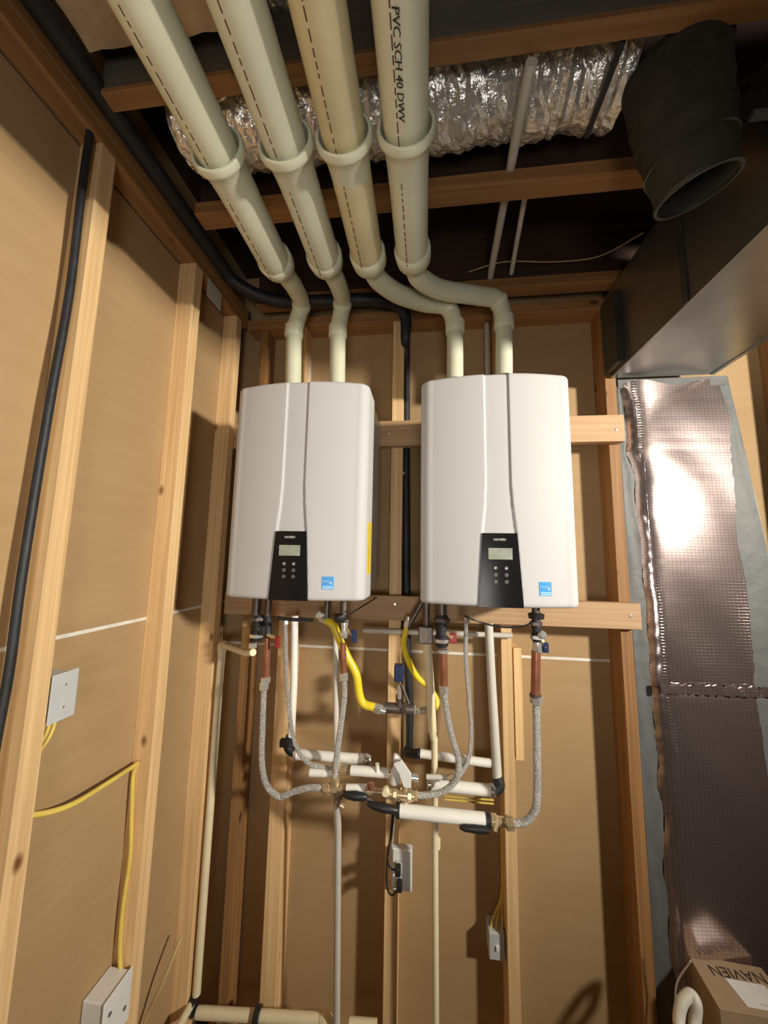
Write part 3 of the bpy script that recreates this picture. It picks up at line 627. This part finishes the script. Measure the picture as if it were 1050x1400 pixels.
hose('braided hose hanging under the middle of the right heater', path([(637, 846), (637, 900), (641, 955), (644, 1000), (641, 1035), (630, 1057), (618, 1063)], 1.22), r=.0072)
tube('branch_pipe', 'pex_grey', [at(583, 1062, 1.23), at(620, 1063, 1.23)], .008, None, label='short grey pipe joining the braided hose from the middle of the right heater', cat='pipe')
t = empty('drop_pipe', at(679, 1065, 1.30), 'white drop pipe left of the stud under the right heater with a black elbow', 'pipe')
tube('pipe', 'pex_grey', [at(668, 852, 1.33), at(672, 930, 1.32), at(680, 1064, 1.29)], .0145, t)
tube('elbow', 'black_rubber', [at(680, 1062, 1.29), at(683, 1074, 1.285), at(676, 1081, 1.28)], .017, t, sub=4)
tube('header_pipe', 'pex_grey', [at(497, 862, 1.385), at(700, 869, 1.385)], .0095, None, label='slim grey pipe running level just under the lower pine board', cat='pipe')
ipipe('white horizontal pipe high between the middle stud and the grey drop pipe', at(573, 1030, 1.40), at(673, 1044, 1.40), .0145)
v = valve('chrome-knobbed valve with a navy handle under the right end of the right heater', at(733, 862, 1.16), (0, 0, 1), None, 'black_rubber', 'navy', grp=G, hoff=(.022, -.012, -.045), hs=(.016, .012, .030), L=.062, r=.015)
MB().lathe(at(741, 868, 1.13), (.2, -1, 0), [(-.012, .007), (-.004, .012), (.004, .012), (.008, .007)], 16).build('knob', 'chrome', v)
MB().lathe(at(735, 886, 1.16), (0, 0, 1), [(-.012, .014), (-.008, .016), (.018, .014)], 16).build('union', 'chrome', v)
MB().lathe(at(733, 842, 1.16), (0, 0, 1), [(-.010, .010), (-.008, .022), (.006, .024), (.010, .012)], 18).build('inlet_filter', 'black_plastic', None, label='black filter cap under the right end of the right heater', cat='filter', group='black filter caps under the heaters')
t = empty('copper_stub', at(731, 950, 1.16), 'long dark copper stub above the rightmost braided hose', 'pipe', 'copper stub pipes under the heaters')
tube('pipe', 'copper', [at(733, 890, 1.16), at(732, 950, 1.16)], .0135, t); hexnut('ring', 'iron', at(732, 953, 1.16), (0, 0, 1), .0165, .010, t, 16)
hose('rightmost braided hose, dropping straight and hooking back to the manifold', path([(733, 957), (734, 1020), (734, 1085), (731, 1108), (720, 1122), (706, 1126), (697, 1126)], 1.16), r=.0112, n1='brass')
tube('signal_cable', 'black_plastic', path([(635, 842, 1.10), (655, 850), (683, 857), (712, 857), (730, 850)], 1.12), .0028, None, 8, sub=6, label='black cable sagging under the control panel of the right heater', cat='cable')
tube('signal_cable', 'black_plastic', path([(380, 845, 1.12), (400, 847), (428, 848)], 1.12), .006, None, 8, sub=6, label='thick black cable under the control panel of the left heater', cat='cable')
tube('signal_cable', 'black_plastic', path([(478, 840, 1.12), (497, 828, 1.20), (515, 817, 1.36)], 1.12), .0025, None, 8, sub=6, label='thin black cable rising behind the lower right corner of the left heater', cat='cable')

# short tails joining fittings to the heater bottoms
for (u, v_, d, r, lab) in ((350, 845, 1.19, .016, 'dark tail at the far left under the left heater'), (366, 845, 1.19, .012, 'second dark tail from the left under the left heater'), (470, 845, 1.20, .012, 'tail above the navy-handled valve of the left heater'), (604, 848, 1.20, .017, 'dark tail above the red-handled valve of the right heater'), (583, 860, 1.235, .013, 'tail above the cream drain pipe of the right heater'), (733, 848, 1.16, .012, 'tail at the far right under the right heater'), (447, 845, 1.24, .011, 'tail above the long yellow gas hose'), (556, 855, 1.30, .010, 'tail above the shorter yellow gas hose')):
    p = at(u, v_, d); tube('heater_tail', 'iron', [Vector((p.x, p.y, p.z - .012)), Vector((max(p.x, .0) if u > 550 else p.x, p.y, 1.468))], r, None, 12, label=lab, cat='fitting', group='pipe tails under the heaters')
# ------------------------------------------------------------ manifold
m1 = empty('manifold', at(500, 1065, 1.2), 'cluster of brass tees and white pipe joining the braided hoses at the middle stud', 'manifold')
def seg(u0, v0, u1, v1, d, r, mat, nm): return tube(nm, mat, [at(u0, v0, d), at(u1, v1, d)], r, m1, 16)
seg(424, 1056, 456, 1057, 1.22, .0125, 'insul_white', 'white_pipe')
seg(456, 1053, 482, 1053, 1.21, .014, 'brass', 'tee')
MB().lathe(at(459, 1048, 1.21), (0, 0, 1), [(-.012, .012), (-.008, .0155), (.008, .0155), (.012, .012)], 8).build('tee_nut', 'brass', m1)
seg(480, 1053, 532, 1057, 1.20, .0145, 'insul_white', 'white_pipe')
seg(516, 1055, 516, 1044, 1.19, .0065, 'insul_white', 'port')
seg(530, 1057, 548, 1060, 1.20, .013, 'brass', 'tee')
seg(548, 1060, 572, 1064, 1.20, .0105, 'chrome', 'union')
MB().lathe(at(542, 1050, 1.18), (.15, 0, 1), [(-.045, .012), (-.04, .0155), (-.01, .0155), (.0, .011), (.02, .010), (.032, .008)], 16).build('mixing_body', 'box_white', m1)
MB().prism([at(538, 1044, 1.15), at(548, 1040, 1.15), at(562, 1060, 1.15), at(562, 1078, 1.15), at(552, 1076, 1.15), at(546, 1058, 1.15)], (0, .012, 0)).build('lever', 'box_white', m1, label='white valve lever')
MB().lathe(at(541, 1036, 1.18), (0, 0, 1), [(-.012, .007), (.004, .008), (.010, .006)], 14).build('port_cap', 'insul_white', m1)
MB().lathe(at(442, 1078, 1.19), (1, 0, 0), [(0, .011), (.006, .0165), (.018, .0165), (.022, .012), (.032, .0145), (.045, .0145), (.05, .0115)], 8).build('union', 'brass', m1)
seg(455, 1078, 476, 1078, 1.19, .0135, 'brass', 'tee'); seg(458, 1064, 458, 1096, 1.19, .0125, 'brass', 'tee')
seg(474, 1078, 500, 1078, 1.18, .0125, 'insul_white', 'white_pipe')
seg(500, 1081, 526, 1083, 1.18, .0115, 'brass', 'tee')
MB().lathe(at(527, 1083, 1.155), (0, -1, 0), [(-.02, .008), (-.004, .0125), (.004, .0125), (.008, .009)], 16).build('gauge_knob', 'cpvc', m1)
seg(528, 1084, 566, 1088, 1.18, .015, 'brass', 'tee'); seg(552, 1074, 553, 1100, 1.18, .012, 'brass', 'tee')
for u in (540, 560): MB().lathe(at(u, 1085 + (u - 540) * .12, 1.18) - Vector((.008, 0, 0)), (1, 0, -.02), [(0, .013), (.003, .018), (.013, .018), (.016, .013)], 8).build('tee_nut', 'brass', m1)
MB().lathe(at(507, 1074, 1.16), (0, 0, 1), [(-.012, .007), (-.005, .010), (.006, .010), (.008, .006)], 14).build('drain_cap', 'copper', m1)
seg(458, 1096, 470, 1103, 1.19, .009, 'brass', 'tee')
def lever(u0, v0, u1, v1, d, h):
    a, b = at(u0, v0, d), at(u1, v1, d)
    MB().tube([a, a.lerp(b, .15), a.lerp(b, .5), a.lerp(b, .9), b], [.004, .010, h, .011, .005], 12).build('lever', 'black_plastic', m1, label='black valve lever')
lever(468, 1086, 502, 1090, 1.155, .0135); lever(502, 1099, 545, 1109, 1.15, .0135)
for u0, v0, u1, v1 in ((466, 1088, 462, 1101), (500, 1091, 512, 1096)): seg(u0, v0, u1, v1, 1.165, .006, 'iron', 'lever_stem')
ipipe('long white insulated pipe, lowest of the horizontal pipes, running right to a brass valve', at(545, 1108, 1.17), at(666, 1121, 1.17), .0185, ends='black_plastic')
v = empty('drain_valve', at(682, 1124, 1.165), 'brass valve with a black lever where the rightmost hose meets the long white pipe', 'valve')
MB().lathe(at(669, 1121, 1.17), (1, 0, -.02), [(0, .014), (.004, .019), (.018, .019), (.022, .014), (.045, .013), (.050, .018), (.062, .018), (.066, .012)], 10).build('body', 'brass', v)
tube('stem', 'brass', [at(680, 1122, 1.16), at(676, 1136, 1.15)], .007, v)
a, b = at(628, 1131, 1.145), at(668, 1135, 1.145); MB().tube([a, a.lerp(b, .15), a.lerp(b, .5), b], [.004, .009, .0105, .010], 12).build('lever', 'black_plastic', v, label='black lever')
ipipe('white insulated pipe ending in a chrome ring left of the stud, above the yellow wires', at(588, 1072, 1.27), at(672, 1081, 1.27), .0175, ends='chrome')
for k, (dv, lab) in enumerate(((0, 'upper yellow wire under the chrome-ringed white pipe'), (5, 'lower yellow wire under the chrome-ringed white pipe'))):
    tube('yellow_wire', 'nm_cable', path([(608, 1088 + dv), (640, 1091 + dv), (675, 1094 + dv)], 1.30), .003, None, 8, sub=4, label=lab, cat='wire')
tube('drop_pipe', 'pex_grey', [at(460, 1098, 1.21), at(462, 1130, 1.27), Vector((at(463, 1399, 1.33).x, 1.33, ZF))], .0115, None, label='pale pipe dropping from the manifold to the floor between two studs', cat='pipe')

# ------------------------------------------------------------ floor-level pipe in the left corner
t = empty('floor_pipe', at(350, 1390, 1.33), 'cream pipe running level near the floor in the left corner', 'pipe')
a, b = at(270, 1384, 1.34), at(440, 1394, 1.34)
tube('pipe', 'cpvc', [a, b], .0165, t); tube('elbow', 'cpvc', [b, at(449, 1397, 1.335), at(453, 1412, 1.33)], .019, t, sub=4)
tube('branch', 'cpvc', [at(262, 1372, 1.335), at(240, 1412, 1.25)], .0125, t)
for u, v_ in ((263, 1376), (352, 1388)):
    p = at(u, v_, 1.335); MB().lathe(p - Vector((.009, 0, 0)), (1, 0, 0), [(0, .018), (0, .024), (.018, .024), (.018, .018)], 16).build('pipe_clamp', 'black_plastic', t)
a = at(478, 1400, 1.33); tube('floor_pipe', 'cpvc', [a, at(515, 1403, 1.33)], .0165, None, label='short cream pipe end at the bottom edge, right of the pale drop pipe', cat='pipe')

# ------------------------------------------------------------ electrical
def jbox(name, b, mat, lab, grp='junction boxes on the framing', face='x'):
    o = box(name, mat, b, None, .003, label=lab, cat='electrical box', group=grp); return o
p = onx(84, 922, XL); q = onx(76, 984, XL)
J = jbox('junction_box', (XLS + .002, XL + .002, .724, .775, q.z, p.z), 'box_grey', 'grey metal box fixed behind the left stud, yellow cables below it')
MB().box(XL + .002, XL + .005, .720, .779, q.z - .004, p.z + .004, bev=.001).build('cover_plate', 'box_grey', J)
for s in (.25, .75):
    MB().lathe((XL + .005, .75, q.z + (p.z - q.z) * s), (1, 0, 0), [(0, .003), (.001, .003)], 10).build('screw', 'screw', J)
for k, (u, lab) in enumerate(((70, 'left yellow cable tail under the grey metal box'), (77, 'right yellow cable tail under the grey metal box'))):
    tube('yellow_cable', 'nm_cable', [onx(u, 982, XL - .01), onx(u - 8, 1005, XL - .012), onx(u - 24, 1030, XL - .02)], .0035, None, 8, sub=5, label=lab, cat='cable')
# cable from behind the stud across the bay, through the next stud and down to a box
pts = [onx(20, 1116, XL - .045), onx(60, 1112, XL - .03), onx(100, 1099, XL - .02), onx(145, 1072, XL - .025), onx(188, 1044, XL - .03)]
tube('yellow_cable', 'nm_cable', pts, .0062, None, 10, sub=6, label='yellow cable sweeping up across the left wall bay', cat='cable')
tube('yellow_cable', 'nm_cable', [at(188, 1045, 1.040), at(182, 1062, 1.036), at(180, 1110, 1.036), at(178, 1170, 1.036), at(168, 1240, 1.036), at(164, 1300, 1.036), at(168, 1372, 1.030)], .0056, None, 10, sub=6, label='yellow cable running down the second stud into the white box', cat='cable')
J = jbox('junction_box', (XLS + .002, XL + .004, .955, 1.035, .36, .475), 'box_white', 'white plastic box at the foot of the second left stud')
box('box_cover', 'box_white', (XL + .004, XL + .008, .950, 1.040, .355, .48), J, .002)
for yy, zz in ((.97, .44), (1.02, .40)): MB().lathe((XL + .008, yy, zz), (1, 0, 0), [(0, .005), (.002, .005)], 10).build('knockout', 'tape', J)
tube('tan_cable', 'tan_cable', [onx(248, 1280, -.79), onx(226, 1335, -.80), onx(203, 1385, -.83), onx(190, 1420, -.84)], .0045, None, 8, sub=5, label='thin tan cable slanting down in front of the corner stud', cat='cable')
# black cable along the first stud
tube('black_cable', 'black_rubber', [onx(124, 175, XL - .012), onx(112, 260, XL - .014), onx(95, 400, XL - .014), onx(70, 540, XL - .012), onx(50, 660, XL - .014), onx(28, 800, XL - .012), onx(12, 920, XL - .012), onx(-10, 1040, XL - .014), onx(-30, 1200, XL - .014)], .0085, None, 10, sub=5, label='black cable stapled down the near side of the first left stud', cat='cable')
# outlet box with two black plugs
a, b = at(536, 1160, 1.37), at(563, 1221, 1.37)
J = jbox('outlet_box', (a.x, b.x, 1.372, 1.399, b.z, a.z), 'box_white', 'white outlet box with two black plugs on the middle stud')
box('cover_plate', 'box_white', (a.x + .004, b.x - .004, 1.369, 1.372, b.z + .004, a.z - .004), J, .001)
for v_ in (1185, 1205):
    p = at(545, v_, 1.36); MB().box(p.x - .011, p.x + .012, 1.345, 1.369, p.z - .013, p.z + .013, bev=.005).build('socket', 'box_grey', J)
plugs = (((544, 1188), [(544, 1192), (532, 1184), (530, 1165), (536, 1140), (539, 1115)], 'upper black plug and cord'), ((546, 1209), [(545, 1214), (536, 1224), (529, 1212), (529, 1180), (533, 1150), (537, 1112)], 'lower black plug and cord'))
for (u, v_), l, lab in plugs:
    p = at(u, v_, 1.335); t = empty('power_cord', p, lab + ' at the white outlet box', 'cord', 'power cords at the outlet box')
    MB().box(p.x - .009, p.x + .010, 1.318, 1.345, p.z - .015, p.z + .013, bev=.005).build('plug', 'black_plastic', t)
    tube('cord', 'black_plastic', path(l, 1.33), .0032, t, 8, sub=6)
tube('sensor_wire', 'insul_white', path([(541, 1110, 1.25), (538, 1135, 1.30), (536, 1158, 1.345)]), .0022, None, 8, sub=4, label='thin white wire from the manifold to the outlet box', cat='wire')
a, b = at(668, 1272, 1.43), at(690, 1312, 1.43)
J = jbox('junction_box', (a.x, .268, 1.425, 1.488, b.z, a.z), 'box_grey', 'grey switch box beside the stud right of the cream drain pipe')
box('cover_plate', 'box_grey', (a.x + .001, .267, 1.422, 1.425, b.z + .002, a.z - .002), J, .001)
box('toggle', 'box_white', ((a.x + .268) / 2 - .004, (a.x + .268) / 2 + .006, 1.416, 1.423, (a.z + b.z) / 2 - .008, (a.z + b.z) / 2 + .006), J, .001)
for k, (du, lab) in enumerate(((-9, 'left one of the yellow cables fanning into the grey switch box'), (-2, 'middle one of the yellow cables fanning into the grey switch box'), (6, 'right one of the yellow cables fanning into the grey switch box'))):
    tube('yellow_cable', 'nm_cable', [at(685 + k, 1130, 1.455), at(686 + k, 1215, 1.455), at(683 + du * .5, 1245, 1.452), at(681 + du, 1262, 1.445), at(680 + du, 1276, 1.44)], .0034, None, 8, sub=5, label=lab, cat='cable', group='yellow cables entering the grey switch box')
# little wires on the back wall near the ceiling
tube('ceiling_wire', 'tan_cable', [onz(640, 372, 2.74), onz(690, 358, 2.74), onz(760, 358, 2.74), onz(820, 350, 2.74), onz(880, 318, 2.74)], .0022, None, 8, sub=6, label='thin brown wire drooping between the joists beside the overhead duct', cat='wire')
box('nail_plate', 'pex_grey', (XL + .001, XL + .003, 1.115, 1.20, 2.535, 2.604), None, 0, label='pale metal plate on the left wall just past the second stud', cat='plate')

# ------------------------------------------------------------ carton and hose at the bottom right
a = onz(943, 1305, .37); b = onz(990, 1390, .37)
cx0, cy1, cy0 = a.x - .004, 1.405, 1.262
K = empty('carton', (cx0 + .10, 1.33, ZF), 'brown cardboard carton with black lettering and a white label on top', 'box')
cs = [(cx0 - .012, cy0), (cx0 + .19, cy0 - .008), (cx0 + .198, cy1 - .012), (cx0, cy1)]
MB().prism([(x, y, ZF) for x, y in cs], (0, 0, .364 - ZF)).build('box_body', 'carton_side', K)
mid = .5
f = lambda s, t_: Vector((cs[0][0] * (1 - s) * (1 - t_) + cs[1][0] * s * (1 - t_) + cs[2][0] * s * t_ + cs[3][0] * (1 - s) * t_, cs[0][1] * (1 - s) * (1 - t_) + cs[1][1] * s * (1 - t_) + cs[2][1] * s * t_ + cs[3][1] * (1 - s) * t_, .3645))
MB().prism([f(0, 0), f(1, 0), f(1, 1), f(0, 1)], (0, 0, .004)).build('top_flap', 'carton', K)
MB().prism([f(.40, .14), f(.92, .14), f(.84, .62), f(.34, .62)], (0, 0, .005)).build('shipping_label', 'box_white', K, label='white paper label')
MB().prism([f(.60, .20) + Vector((0, 0, .005)), f(.82, .20) + Vector((0, 0, .005)), f(.81, .24) + Vector((0, 0, .005)), f(.60, .24) + Vector((0, 0, .005))], (0, 0, .0004)).build('label_print', 'pex_grey', K)
text('lettering', 'NAVIEN', 'ink_black', frame((-1, .03, 0), (0, 0, 1), f(.56, .76) + Vector((0, 0, .0045))), .042, K)
MB().box(-.075, .0, -.02, .0, 0, .01).bm.free()
tube('white_hose', 'white_hose', [at(935, 1430, 1.22), at(928, 1400, 1.25), at(932, 1372, 1.27), at(944, 1360, 1.28), at(952, 1372, 1.27), at(950, 1400, 1.26), at(950, 1440, 1.22)], .014, None, 14, sub=8, label='white hose arching beside the carton', cat='hose')
tube('grey_wire', 'pex_grey', [at(944, 1314, 1.30), at(926, 1342, 1.33), at(923, 1370, 1.34), at(920, 1420, 1.34)], .0022, None, 8, sub=6, label='thin grey wire trailing down left of the carton', cat='wire')
